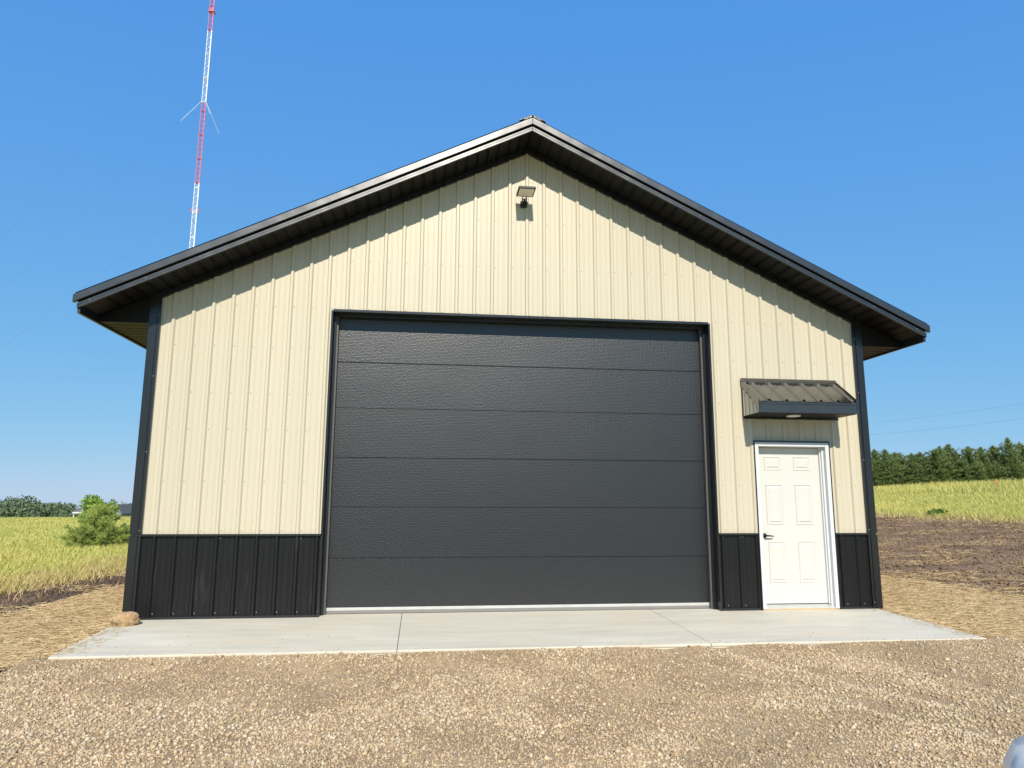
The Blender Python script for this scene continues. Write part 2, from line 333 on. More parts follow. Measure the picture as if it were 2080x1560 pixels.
# wainscot cap, base trim, corner trim
for x0, x1 in ((-4.60, GX0-.012), (GX1+.012, DX0-.012), (DX1+.012, 4.60)):
    MB().box(x0, x1, -.034, .0, .926, .950).build('wainscot_cap', 'trim', barn)
    MB().box(x0, x1, -.027, .0, .0, .028).build('base_trim', 'trim', barn)
for sx in (-1, 1):
    part('wainscot_cap', 'trim', barn, *sorted((sx*4.572, sx*4.606)), .0, YB, .926, .950)
    part('base_trim', 'trim', barn, *sorted((sx*4.572, sx*4.599)), .0, YB, .0, .028)
    for (z0, z1) in ((.0, .925), (.951, Z0-SL*4.61)):
        b = MB()
        b.box(*sorted((sx*4.612, sx*4.522)), -.040, -.026, z0, z1)          # wide flat
        b.box(*sorted((sx*4.522, sx*4.498)), -.030, -.022, z0, z1)          # recessed step
        b.box(*sorted((sx*4.498, sx*4.484)), -.036, -.020, z0, z1)          # bead
        b.box(*sorted((sx*4.598, sx*4.612)), -.026, .10, z0, min(z1, 3.46))
        b.build('corner_trim', 'trim', barn)
# screws
def screw_mesh(pts, r=.0062):
    V = []; Fc = []
    for (x, y, z) in pts:
        n = len(V); V += [(x+r*math.cos(a), y, z+r*math.sin(a)) for a in np.arange(6)*math.pi/3] + [(x+.6*r*math.cos(a), y-.006, z+.6*r*math.sin(a)) for a in np.arange(6)*math.pi/3]
        Fc += [(n+k, n+(k+1) % 6, n+6+(k+1) % 6, n+6+k) for k in range(6)]; Fc += [tuple(range(n+6, n+12))]
    me = bpy.data.meshes.new('screws'); me.from_pydata(V, [], Fc); me.update(); return me
pb = []; pk = []
for k in range(-19, 20):
    x = k*R+.042
    for z in (.985, 1.56, 2.18, 2.62, 3.20, 3.72, 4.35, 4.98, 5.55):
        if z > top(x)-.03: continue
        if GX0-.02 < x < GX1+.02 and z < GZ: continue
        if DX0-.02 < x < DX1+.02 and z < DZ: continue
        pb.append((x, -.0005, z+random.uniform(-.004, .004)))
    if not (GX0-.02 < x < GX1+.02 or DX0-.02 < x < DX1+.02):
        pk.append((x, -.0005, .06))
        if k % 4 == 0: pk.append((x, -.0005, .90))
tag(link('screws', screw_mesh(pb), 'beige_screw', barn), kind='stuff')
for sx in (-1, 1):
    for z in (.08, .99, 1.9, 2.8, 3.55): pk.append((sx*4.51, -.031, z))
    for i in range(9): pk.append((sx*(.45+i*.58), -.5005, Z0-SL*(.45+i*.58)+.03))
tag(link('screws', screw_mesh(pk, .0055), 'alu', barn), kind='stuff')

# roof: deck, panels, rake trim, soffits
def slope_box(b, s, x0, x1, y0, y1, a0, a1):
    z = lambda x: Z0-SL*x
    P = [(s*x0, y0, z(x0)+a0), (s*x1, y0, z(x1)+a0), (s*x1, y1, z(x1)+a0), (s*x0, y1, z(x0)+a0)]
    P += [(p[0], p[1], p[2]+a1-a0) for p in P]
    return b.hexa(P)
YO = -.50
for s in (-1, 1):
    slope_box(MB(), s, 0, 5.19, YO+.03, YB+.5, .022, .14).build('roof_deck', 'recess', barn)
    slope_box(MB(), s, 0, 5.222, YO, YO+.026, -.012, .050).build('fascia', 'fascia', barn, bevel=.004)
    slope_box(MB(), s, 0, 5.222, YO-.004, YO+.02, .022, .026).build('fascia_bead', 'fascia', barn)
    slope_box(MB(), s, 0, 5.262, YO-.026, YO+.026, .070, .162).build('rake_trim', 'fascia', barn, bevel=.005)
    slope_box(MB(), s, 0, 4.616, -.046, -.003, -.082, -.004).build('gable_trim', 'trim', barn)
    # soffit planks of the gable overhang
    PW = .152; cs = math.cos(math.atan(SL)); n = int(5.17/cs/PW); ang = math.atan(SL)
    pm = MB().box(.011, PW-.028, YO+.028, -.048, 0, .012).box(PW-.017, PW-.003, YO+.028, -.048, .001, .012).mesh('soffit_plank')
    for k in range(n):
        o = link('soffit_plank', pm, 'soffit', barn)
        d = k*PW; x = d*cs; o.location = (s*x, 0, Z0-SL*x)
        o.rotation_euler = (0, ang, 0) if s > 0 else (0, ang, math.pi)
        if s < 0: o.scale = (1, 1, 1); o.rotation_euler = (0, -ang, 0); o.location = (-(x+PW*cs), 0, Z0-SL*(x+PW*cs))
    # eave soffit, eave fascia, bird box
    part('eave_fascia', 'fascia', barn, *sorted((s*5.192, s*5.222)), YO+.027, YB+.5, 3.428, 3.60)
    MB().prism([(s*4.613, 3.445), (s*5.19, 3.445), (s*5.19, Z0-SL*5.19-.004), (s*4.613, Z0-SL*4.613-.004)], -.034, -.004).build('gable_return', 'soffit', barn)
    em = MB().box(0, .590, .008, PW-.012, 0, .012).mesh('eave_soffit_plank')
    for k in range(int((YB+.04)/PW)):
        o = link('eave_soffit_plank', em, 'soffit', barn); o.location = (4.600 if s > 0 else -5.190, -.03+k*PW, 3.446)
    part('eave_backing', 'recess', barn, *sorted((s*4.60, s*5.19)), -.002, YB, 3.462, 3.47)
    # ribbed roof panels
    for i in range(14):
        y0 = YO+i*4*R; y1 = min(y0+4*R, YB+.5)
        ys = [y0+q for q in sorted({0, *[round(j*R+d, 4) for j in range(4) for d in (.0, .03, .198, .217)], 4*R}) if y0+q <= y1+1e-6]
        V = []; Fc = []
        for y in ys:
            o_ = .16+off(y-y0)
            V += [(0.0, y, Z0+o_), (s*5.25, y, Z0-SL*5.25+o_)]
        for j in range(len(ys)-1): Fc.append((2*j, 2*j+1, 2*j+3, 2*j+2))
        me = bpy.data.meshes.new('roof_panel'); me.from_pydata(V, [], Fc); link('roof_panel', me, 'trim', barn)
rc = MB()
for s in (-1, 1): slope_box(rc, s, 0, .17, YO-.03, YB+.5, .186, .196)
rc.build('ridge_cap', 'trim', barn)
# crumpled foil-bright closure ends of the ridge cap
for s in (-1, 1):
    rg = MB()
    for j in range(4):
        x = .015+j*.024
        rg.hexa([(s*x, YO-.036, Z0-SL*x+.166+.005*(j % 2)), (s*(x+.021), YO-.038, Z0-SL*(x+.021)+.168), (s*(x+.021), YO-.030, Z0-SL*(x+.021)+.168), (s*x, YO-.030, Z0-SL*x+.168),
                 (s*x, YO-.030+.004*j, Z0-SL*x+.186-.006*(j % 2)), (s*(x+.021), YO-.033, Z0-SL*(x+.021)+.180), (s*(x+.021), YO-.026, Z0-SL*(x+.021)+.182), (s*x, YO-.024, Z0-SL*x+.188)])
    rg.build('ridge_closure', 'alu', barn)

# overhead door
for sx, xa in ((-1, GX0), (1, GX1)):
    part('door_jamb', 'trim', barn, *sorted((xa+sx*.022, xa)), -.034, .24, .0, GZ+.012)
    part('jamb_stop', 'trim', barn, *sorted((xa-sx*.001, xa-sx*.03)), .10, .155, .0, GZ-.03)
    part('weather_seal', 'seal', barn, *sorted((xa-sx*.030, xa-sx*.052)), .135, .192, .0, GZ-.03)
part('door_head', 'trim', barn, GX0, GX1, -.030, .24, GZ-.001, GZ+.03)
part('head_stop', 'trim', barn, GX0+.002, GX1-.002, .10, .155, GZ-.032, GZ-.002)
odoor = MB().box(GX0+.01, GX1-.01, .242, .262, .03, GZ-.005).build('overhead_door', 'recess', barn)
zs = [.072, .650, 1.262, 1.870, 2.490, 3.075, 3.668]
for z0, z1 in zip(zs, zs[1:]):
    MB().box(GX0+.035, GX1-.035, .200, .240, z0+.0012, z1-.0012).build('door_section', 'door', odoor, bevel=.004)
part('bottom_retainer', 'alu', odoor, GX0+.035, GX1-.035, .196, .240, .034, .071, bevel=.004)
part('bottom_seal', 'rubber', odoor, GX0+.035, GX1-.035, .200, .240, .0, .0335)

# entry door
ed = MB().box(3.052, 3.944, .085, .128, .062, 2.052).build('entry_door', 'white', barn, bevel=.003)
for zt, zb in ((1.936, 1.757), (1.572, 1.052), (.842, .322)):
    for xa in (3.052+.118, 3.052+.525):
        b = MB(); xz = [(xa, zb), (xa+.232, zb), (xa+.232, zt), (xa, zt)]
        def ring(i0, y0, i1, y1):
            A = [(xa+i0, y0, zb+i0), (xa+.232-i0, y0, zb+i0), (xa+.232-i0, y0, zt-i0), (xa+i0, y0, zt-i0)]
            B = [(xa+i1, y1, zb+i1), (xa+.232-i1, y1, zb+i1), (xa+.232-i1, y1, zt-i1), (xa+i1, y1, zt-i1)]
            b.add(A+B, [(k, (k+1) % 4, 4+(k+1) % 4, 4+k) for k in range(4)])
        ring(0, .0845, .006, .0765); ring(.006, .0765, .018, .0842); ring(.018, .0842, .030, .0842); ring(.030, .0842, .048, .0755)
        n = .048; b.add([(xa+n, .0755, zb+n), (xa+.232-n, .0755, zb+n), (xa+.232-n, .0755, zt-n), (xa+n, .0755, zt-n)], [(0, 1, 2, 3)])
        b.build('door_panel', 'white', ed)
fr = MB()
for x0, x1 in ((DX0+.012, DX0+.062), (DX1-.062, DX1-.012)): fr.box(x0, x1, -.038, .02, .012, DZ-.012)
fr.box(DX0+.062, DX1-.062, -.038, .02, DZ-.066, DZ-.012)
fr.build('door_casing', 'white_trim', barn, bevel=.006, seg=2)
jb = MB().box(DX0+.050, DX0+.066, .02, .15, .012, 2.07).box(3.948, DX1-.045, .02, .15, .012, 2.07).box(DX0+.066, 3.948, .02, .15, 2.056, 2.075)
jb.box(3.935, 3.948, .05, .084, .06, 2.056)
jb.build('door_frame', 'white_trim', barn)
jc = MB().box(DX0-.001, DX0+.012, -.040, .01, .0, DZ+.008).box(DX1-.012, DX1+.001, -.040, .01, .0, DZ+.008).box(DX0+.012, DX1-.012, -.040, .01, DZ-.012, DZ+.008)
jc.build('door_channel', 'trim', barn)
MB().hexa([(DX0+.05, -.02, .012), (DX1-.05, -.02, .012), (DX1-.05, .14, .012), (DX0+.05, .14, .012), (DX0+.05, -.02, .03), (DX1-.05, -.02, .03), (DX1-.05, .14, .058), (DX0+.05, .14, .058)]).build('door_sill', 'alu', barn)
part('sill_shim', 'wood', barn, DX0, DX1-.01, -.030, .02, .001, .0115)
hd = MB().tube([(3.122, .084, .915), (3.122, .074, .915)], .030, 14)
hd.tube([(3.122, .075, .915), (3.122, .035, .915)], .011, 10)
hd.tube([(3.115, .036, .915), (3.16, .034, .914), (3.20, .037, .910), (3.232, .044, .907)], [.012, .010, .008, .006], 8)
hd.build('door_handle', 'handle', ed, smooth=True)

# awning over the entry door
AX0, AX1, AY = 2.862, 4.185, -.485
aw = MB().box(AX0, AX1, AY, AY+.018, 2.448, 2.592).build('awning', 'fascia', barn, bevel=.004); aw['label'] = 'small black metal awning over the white entry door'
part('awning_fascia_bead', 'fascia', aw, AX0-.004, AX1+.006, AY-.008, AY+.012, 2.556, 2.602, bevel=.004)
azt = lambda y: 2.925 + (y/AY)*(2.604-2.925)
V = []; Fc = []
xs = sorted({round(AX0+.01, 4), round(AX1-.01, 4), *[round(k*R+d+.02, 4) for k in range(11, 20) for d in (-.03, -.011, .011, .03, .066, .071, .083, .088, .1406, .1456, .1576, .1626) if AX0+.01 < k*R+d+.02 < AX1-.01]})
for x in xs:
    o_ = off(x-.02)*1.15; V += [(x, -.004, azt(-.004)+o_), (x, AY-.022, azt(AY-.022)+o_)]
for j in range(len(xs)-1): Fc.append((2*j, 2*j+1, 2*j+3, 2*j+2))
me = bpy.data.meshes.new('awning_roof'); me.from_pydata(V, [], Fc); link('awning_roof', me, 'awn', aw)
MB().hexa([(AX0-.01, -.075, azt(-.075)+.024), (AX1+.01, -.075, azt(-.075)+.024), (AX1+.01, -.026, 2.955), (AX0-.01, -.026, 2.955),
           (AX0-.01, -.075, azt(-.075)+.027), (AX1+.01, -.075, azt(-.075)+.027), (AX1+.01, -.022, 2.962), (AX0-.01, -.022, 2.962)]).build('awning_flashing', 'awn', aw)
cl = MB()
for k in range(13, 18):
    cl.box(k*R+.03, k*R+.03+.16, -.072, -.064, azt(-.072)+.003, azt(-.072)+.022)
cl.build('awning_gap_shade', 'recess', aw)  # black blocks standing in for the shaded gaps under the flashing
for s, xa in ((-1, AX0), (1, AX1)):
    x0, x1 = sorted((xa, xa-s*.014))
    b = MB(); b.prism([(-.024, 2.955), (AY, 2.622), (AY, 2.50), (-.024, 2.835)], x0-.002 if s < 0 else x0, x1 if s < 0 else x1+.002, axis=0); b.build('awning_rake', 'awn', aw)
    xs_ = []; V = []; Fc = []
    ys = sorted({-.026, AY+.02, *[round(-.026-q, 4) for q in (.03, .05, .075, .095, .12, .16, .18, .205, .225, .26, .30, .32, .345, .365, .40)]})
    for i, y in enumerate(ys):
        o_ = .012 if (i // 2) % 2 else .0
        zt = 2.835+(y+.024)/(AY+.024)*(2.50-2.835)+.02; V += [(xa+s*(o_-.010), y, 2.452), (xa+s*(o_-.010), y, max(zt, 2.453))]
    for j in range(len(ys)-1): Fc.append((2*j, 2*j+1, 2*j+3, 2*j+2))
    me = bpy.data.meshes.new('awning_side_panel'); me.from_pydata(V, [], Fc); link('awning_side_panel', me, 'beige', aw)
    part('awning_wall_trim', 'trim', aw, *sorted((xa, xa-s*.02)), -.034, -.020, 2.44, 2.93)
pm = MB().box(.006, .094, AY+.020, -.022, 0, .01).mesh('awning_soffit_plank')
n = int((AX1-AX0)/.1)
for k in range(n+1):
    if AX0+k*.1+.094 < AX1: o = link('awning_soffit_plank', pm, 'soffit', aw); o.location = (AX0+k*.1+.004, 0, 2.444)
part('awning_backing', 'recess', aw, AX0+.012, AX1-.012, AY+.019, -.021, 2.456, 2.462)
part('awning_soffit_trim', 'trim', aw, AX0, AX1-.0, -.050, -.021, 2.418, 2.442)
dl = MB().tube([(3.44, -.25, 2.444), (3.44, -.25, 2.434)], .088, 28).tube([(3.44, -.25, 2.434), (3.44, -.25, 2.430)], [.082, .068], 28)
dl.build('downlight', mat('downlight_white', (0.82, 0.82, 0.80), 0.4), aw)

# flood light under the gable
fl = empty('flood_light', (-.045, -.02, 5.25)); tag(fl, 'black flood light with flat square head high on the gable wall', 'wall light')
MB().box(-.045, .045, -.022, .018, -.065, .02).build('wall_plate', 'lamp_black', fl, bevel=.006)
MB().tube([(0, -.02, -.03), (0, -.055, -.02), (.0, -.07, .03)], [.016, .018, .016], 8).box(-.03, -.02, -.10, -.04, -.04, .05).box(.02, .03, -.10, -.04, -.04, .05).build('bracket', 'lamp_black', fl)
head = MB().box(-.113, .113, -.345, -.075, .052, .080).build('lamp_head', 'lamp_black', fl, bevel=.006, seg=2)
part('lens', 'lens', head, -.094, .094, -.325, -.105, .046, .0525)
fin = MB()
for k in range(9): fin.box(-.09+k*.021, -.084+k*.021, -.32, -.12, .081, .094)
fin.build('heat_sink', 'lamp_black', head)

# rock at the corner
def blob(name, m, loc, size, seed, sub=3, parent=None, amp=.22, flat=True):
    bm = bmesh.new(); bmesh.ops.create_icosphere(bm, subdivisions=sub, radius=1); r_ = random.Random(seed); from mathutils import noise as mn
    for v in bm.verts:
        n_ = v.co*1.3+Vector((seed*3.1, seed*1.7, 0)); d = 1+amp*mn.noise(n_)+amp*.45*mn.noise(n_*2.7)+amp*.2*mn.noise(n_*7)
        v.co = Vector((v.co.x*d*size[0], v.co.y*d*size[1], v.co.z*d*size[2]))
        if v.co.z < -size[2]*.62: v.co.z = -size[2]*.62
    me = bpy.data.meshes.new(name); bm.to_mesh(me); bm.free()
    o = link(name, me, m, parent, True); o.location = loc; return o
rk = blob('rock', 'rock', (-4.45, -.36, .056), (.138, .105, .090), 4, 4, amp=.26)
rk.rotation_euler = (0, 0, .15); tag(rk, 'rounded tan field stone lying at the left corner of the concrete apron', 'rock')

# ------------------------------------------------------------------ gravel stones, straw, grass
ICO = None
def stones(name, n, pos, size, m, flat=.78):
    """deformed octahedra"""
    base = np.array([(1, 0, 0), (0, 1, 0), (-1, 0, 0), (0, -1, 0), (0, 0, 1), (0, 0, -1)], float)
    fc = np.array([(0, 1, 4), (1, 2, 4), (2, 3, 4), (3, 0, 4), (1, 0, 5), (2, 1, 5), (3, 2, 5), (0, 3, 5)])
    V = base[None]*(0.72+.56*rng.random((n, 6, 1))) + .22*(rng.random((n, 6, 3))-.5)
    V[:, :, 2] *= flat; sc = size[:, None, None]*(.75+.5*rng.random((n, 1, 3)))
    V = V*sc; a = rng.random(n)*2*np.pi; c, s = np.cos(a)[:, None], np.sin(a)[:, None]
    x = V[:, :, 0]*c-V[:, :, 1]*s; y = V[:, :, 0]*s+V[:, :, 1]*c; tx = (rng.random(n)-.5)[:, None]*.8
    z = V[:, :, 2]+x*tx*.5
    P = np.stack([x, y, z], -1)+pos[:, None, :]
    Fc = (fc[None]+6*np.arange(n)[:, None, None]).reshape(-1, 3)
    o = link(name, npmesh(name, P.reshape(-1, 3), Fc), m); o['kind'] = 'stuff'; return o
def gravel_pts(n, y0, y1, thr=None):
    out = []
    while sum(map(len, out)) < n:
        y = y0+(y1-y0)*rng.random(n); x = -6+12*rng.random(n); k = (x > gl(y)+.02*rng.standard_normal(n)) & (x < gr(y)+.02*rng.standard_normal(n))
        d = fnoise(x*1.1+3, y*1.1, 3)
        if thr is not None: k &= d > thr
        elif y1 > -3: k &= rng.random(n) < np.clip(.80+1.5*d, .3, 1)*(1-np.clip(tracks(x, y)*22, 0, .75))
        out.append(np.stack([x[k], y[k]], -1))
    return np.concatenate(out)[:n]
for nm, n, y0, y1, s0, s1, m, thr in (('gravel', 125000, -5.7, -1.93, .0045, .0098, 'stone', None), ('gravel', 10000, -5.8, -1.93, .009, .021, 'stone', None),
                                      ('gravel', 7000, -5.8, -1.95, .008, .017, 'stone_pale', .07), ('gravel', 22000, -13, -5.7, .008, .02, 'stone', None)):
    q = gravel_pts(n, y0, y1, thr); sz = s0+(s1-s0)*rng.random(n)**1.8
    o = stones(nm, n, np.column_stack([q, gravz(q[:, 0], q[:, 1])+sz*.30]), sz, m)
    tag(o, {125000: 'fine tan crushed gravel covering the drive', 10000: 'coarser tan stones among the drive gravel', 7000: 'pale patches of larger crushed stone in the drive', 22000: 'loose tan gravel towards the near end of the drive'}[n], 'gravel')
n_ = 420; x_ = -4.4+8.8*rng.random(n_); y_ = -1.90+.9*rng.random(n_)**3.2; sz_ = .0025+.006*rng.random(n_)**3
tag(stones('gravel', n_, np.column_stack([x_, y_, sz_*.45]), sz_, 'stone'), 'stray specks of gravel lying on the concrete apron', 'gravel')
def ribbons(P, D, Wd):
    """quads: centre line P->P+D, side vector Wd"""
    n = len(P); V = np.stack([P-Wd, P+Wd, P+D+Wd*.8, P+D-Wd*.8], 1).reshape(-1, 3); return V, np.arange(4*n).reshape(-1, 4)
def straw_fibres(x, y, zf, lmin, lmax, w, ang0, spread, lift):
    n = len(x); a = ang0+spread*rng.standard_normal(n); L = lmin+(lmax-lmin)*rng.random(n); dx, dy = np.cos(a)*L, np.sin(a)*L
    z0 = zf(x, y)+lift*rng.random(n); z1 = zf(x+dx, y+dy)+lift*rng.random(n)
    P = np.stack([x, y, z0], -1); D = np.stack([dx, dy, z1-z0], -1); Wd = np.stack([-np.sin(a)*w, np.cos(a)*w, (rng.random(n)-.5)*w*1.5], -1)
    return ribbons(P, D, Wd)
def blanket(label, lo, hi, y0, y1, n):
    zf = lambda x, y: H(x, y)+.028+.018*fnoise(x*2.2, y*2.2, 3)+.008*fnoise(x*9, y*14, 2)
    ys = np.arange(y0, y1, .10); m_ = 26; t = np.linspace(0, 1, m_)[None]; X = lo(ys)[:, None]*(1-t)+hi(ys)[:, None]*t; Y = np.repeat(ys[:, None], m_, 1)
    i = np.arange(Y.size).reshape(Y.shape); Fq = np.stack([i[:-1, :-1], i[:-1, 1:], i[1:, 1:], i[1:, :-1]], -1).reshape(-1, 4)
    Vb = np.stack([X, Y, zf(X, Y)], -1).reshape(-1, 3)
    u = rng.random(n); yy = y0+.05+(y1-y0-.1)*rng.random(n); xx = lo(yy)*(1-u)+hi(yy)*u
    V1, F1 = straw_fibres(xx, yy, zf, .035, .13, .0019, 0.0, .75, .016)
    # loose fringe along both long edges
    k = n//9; yy = y0+(y1-y0)*rng.random(k); e = rng.random(k) < .5; xx = np.where(e, lo(yy), hi(yy))+.05*rng.standard_normal(k)
    V2, F2 = straw_fibres(xx, yy, lambda x, y: H(x, y)+.02, .05, .16, .0028, 0.0, 1.2, .035)
    V = np.concatenate([Vb, V1, V2]); Fc = np.concatenate([Fq, F1+len(Vb), F2+len(Vb)+len(V1)])
    me = npmesh('straw_blanket', V, Fc); o = link('straw_blanket', me, 'straw'); me.materials.append(mat('straw_base', (0.50, 0.36, 0.175), .85, var=.25, vscale=45, stretch=(1, 3, 1), bump=.8, bscale=45, bdist=.02))
    mi = np.zeros(len(Fc), dtype=np.int32); mi[:len(Fq)] = 1; me.polygons.foreach_set('material_index', mi)
    return tag(o, label, 'straw blanket')
aL = lambda y: np.where(y > -1.95, np.interp(y, [-1.95, 0], [-4.52, -4.66]), gl(y)-.06-.16*sstep(-1.95, -2.3, y))+.03*fnoise(y*3, 4+0*y, 2)
aR = lambda y: np.where(y > -1.95, np.interp(y, [-1.95, 0], [4.49, 4.63]), gr(y)+.06+.12*sstep(-1.95, -2.3, y))+.03*fnoise(y*3, 7+0*y, 2)
blanket('tan straw erosion blanket along the left side of the barn', mat_l, aL, -5.5, 13, 90000)
blanket('tan straw erosion blanket along the right side of the barn', aR, mat_r, -5.5, 13, 90000)
# straw scattered on the bare soil
def litter(n, sx):
    y = -3+20*rng.random(n); u = rng.random(n)
    x = (mat_r(y)*(1-u)+soil_r(y)*u) if sx > 0 else (soil_l(y)*(1-u)+mat_l(y)*u)
    k = fnoise(x*.7+5, y*1.4, 3) > (.06 if sx > 0 else .03); return x[k], y[k]
xs1, ys1 = litter(110000, 1); xs2, ys2 = litter(26000, -1)
Va, Fa = straw_fibres(np.concatenate([xs1, xs2]), np.concatenate([ys1, ys2]), soilz, .05, .17, .0034, 0.2, 1.2, .03)
n_ = 520; sd_ = np.where(rng.random(n_) < .5, -1, 1); y_ = -1.85+1.8*rng.random(n_); xe_ = np.interp(y_, [-1.9, 0], [4.42, 4.56])-.22*rng.random(n_)**2.5
Vb_, Fb_ = straw_fibres(sd_*xe_, y_, lambda x, y: 0*x+.004, .03, .11, .0018, 0.3, 1.5, .006); Fa = np.concatenate([Fa, Fb_+len(Va)]); Va = np.concatenate([Va, Vb_])
tag(link('straw_litter', npmesh('straw_litter', Va, Fa), 'dry'), 'loose straw scattered over the bare soil', 'straw', kind='stuff')
def clods(sx, n):
    y = -2+20*rng.random(n); u = rng.random(n)**.8; x = (mat_r(y)*(1-u)+soil_r(y)*u) if sx > 0 else (soil_l(y)*(1-u)+mat_l(y)*u)
    return x, y
for sx, n, m in ((1, 45000, 'soil_r'), (-1, 14000, 'soil_l')):
    x, y = clods(sx, n); sz = .010+.030*rng.random(n)**2.5
    o = stones('soil_clods', n, np.column_stack([x, y, soilz(x, y)+sz*.2]), sz, m)
    tag(o, 'crumbly clods on the %s bare soil strip' % ('right' if sx > 0 else 'left'), 'soil')

def blades(name, x, y, hgt, w, lean, m, label, zf=lambda x, y: H(x, y)-.05):
    n = len(x); a = rng.random(n)*2*np.pi; th = rng.random(n)*2*np.pi
    P = np.stack([x, y, zf(x, y)], -1); side = np.stack([np.cos(a)*w, np.sin(a)*w, 0*a], -1)
    l1 = np.stack([np.cos(th)*lean*.35*hgt, np.sin(th)*lean*.35*hgt, .6*hgt], -1); l2 = np.stack([np.cos(th)*lean*hgt, np.sin(th)*lean*hgt, hgt], -1)
    V = np.stack([P-side, P+side, P+l1+side*.8, P+l1-side*.8, P+l2], 1).reshape(-1, 3); b = 5*np.arange(n)[:, None]
    F3 = np.concatenate([b+np.array([[0, 1, 2]]), b+np.array([[0, 2, 3]]), b+np.array([[3, 2, 4]])])
    o = link(name, npmesh(name, V, F3), m); tag(o, label, 'grass', kind='stuff'); return o
def wedge(n, u0, u1, d0, d1, pw=1.0):
    """points spread over the ground sector seen between two bearings (generously wider than the view)"""
    d = (d0**pw+(d1**pw-d0**pw)*rng.random(n))**(1/pw); b = np.radians(u0+(u1-u0)*rng.random(n)); return CAM[0]+d*np.sin(b), CAM[1]+d*np.cos(b)
# left meadow
x, y = wedge(330000, -46, -15, 13, 58, 1.25); k = (x < soil_l(y)+.25*rng.standard_normal(len(x))) & (y < 50); x, y = x[k], y[k]
dist = np.hypot(x-CAM[0], y-CAM[1]); tall = (.7+.9*np.clip(fnoise(x*.25, y*.25, 3)+.5, 0, 1))
blades('grass', x, y, (.07+.10*rng.random(len(x)))*tall, .0024+.00022*dist, .5, 'grass', 'yellow green meadow grass left of the barn')
n_ = 20000; x = soil_l(np.linspace(-4, 24, n_))+.55*rng.standard_normal(n_)-.45; y = np.linspace(-4, 24, n_)+.1*rng.standard_normal(n_)
blades('dry_grass', x, y, .09+.15*rng.random(n_), .0045, .8, 'dry', 'dry tan grass fringe between meadow and left soil strip')
# right meadow
x, y = wedge(280000, 27, 53, 20, 72, 1.2); k = (x > soil_r(y)+.3*rng.standard_normal(len(x))) & (x < 50); x, y = x[k], y[k]
dist = np.hypot(x-CAM[0], y-CAM[1]); tall = (.7+.9*np.clip(fnoise(x*.2+9, y*.2, 3)+.5, 0, 1))
blades('grass', x, y, (.12+.14*rng.random(len(x)))*tall, .0022+.00022*dist, .4, 'grass', 'yellow green meadow grass on the rise to the right')
x = soil_r(np.linspace(-2, 40, 12000))+.40*rng.standard_normal(12000)+.1; y = np.linspace(-2, 40, 12000)+.1*rng.standard_normal(12000)
blades('dry_grass', x, y, .10+.16*rng.random(12000), .008, .9, 'dry', 'dry orange tan grass fringe above the right soil bank')
x, y = wedge(50000, 26, 54, 42, 56); k = (x > 26) & (x < 38); x, y = x[k], y[k]
blades('tall_weeds', x, y, .22+.34*rng.random(len(x))**2, .013, .35, 'grass', 'taller weeds along the crest below the pines')

# leafy weeds at the meadow edges
def leafcloud(n, c, r, size, up=.3, shell=.0):
    """leaf diamonds spread through an ellipsoid"""
    d = rng.standard_normal((n, 3)); d /= np.linalg.norm(d, axis=1)[:, None]; rad = (shell+(1-shell)*rng.random(n)**(1/3))[:, None]
    P = np.asarray(c)+d*rad*np.asarray(r)
    t = rng.standard_normal((n, 3)); t[:, 2] += up; t /= np.linalg.norm(t, axis=1)[:, None]
    s = np.cross(t, rng.standard_normal((n, 3))); s /= np.linalg.norm(s, axis=1)[:, None]; sz = (size*(.6+.8*rng.random(n)))[:, None]
    return np.stack([P, P+t*sz*.5+s*sz*.32, P+t*sz, P+t*sz*.5-s*sz*.32], 1).reshape(-1, 3)
def quads(V): return np.arange(len(V)).reshape(-1, 4)
ORD = ['first', 'second', 'third', 'fourth', 'fifth', 'sixth', 'seventh', 'eighth', 'ninth', 'tenth', 'eleventh', 'twelfth', 'thirteenth', 'fourteenth', 'fifteenth', 'sixteenth']
def at(u, v, Y):
    d = fw+(u-1040)/F_PX*rt-(v-780)/F_PX*up; t = (Y-CAM[1])/d[1]; return CAM+t*d
def weed(label, x, y, s):
    root = empty('weed_plant', (x, y, float(H(x, y))-.05)); tag(root, label, 'weed')
    V = leafcloud(int(260*s)+60, (0, 0, .22*s), (.42*s, .36*s, .24*s), .11); link('leaves', npmesh('leaves', V, quads(V)), 'weed', root)
    b = MB()
    for k in range(5): a = k*1.26; b.tube([(0, 0, 0), (.2*s*math.cos(a), .2*s*math.sin(a), .32*s)], [.008, .003], 5)
    b.build('stem', 'weed', root)
weed('low dark green weed clump at the grass edge above the right soil bank', 17.35, 15.15, .75)

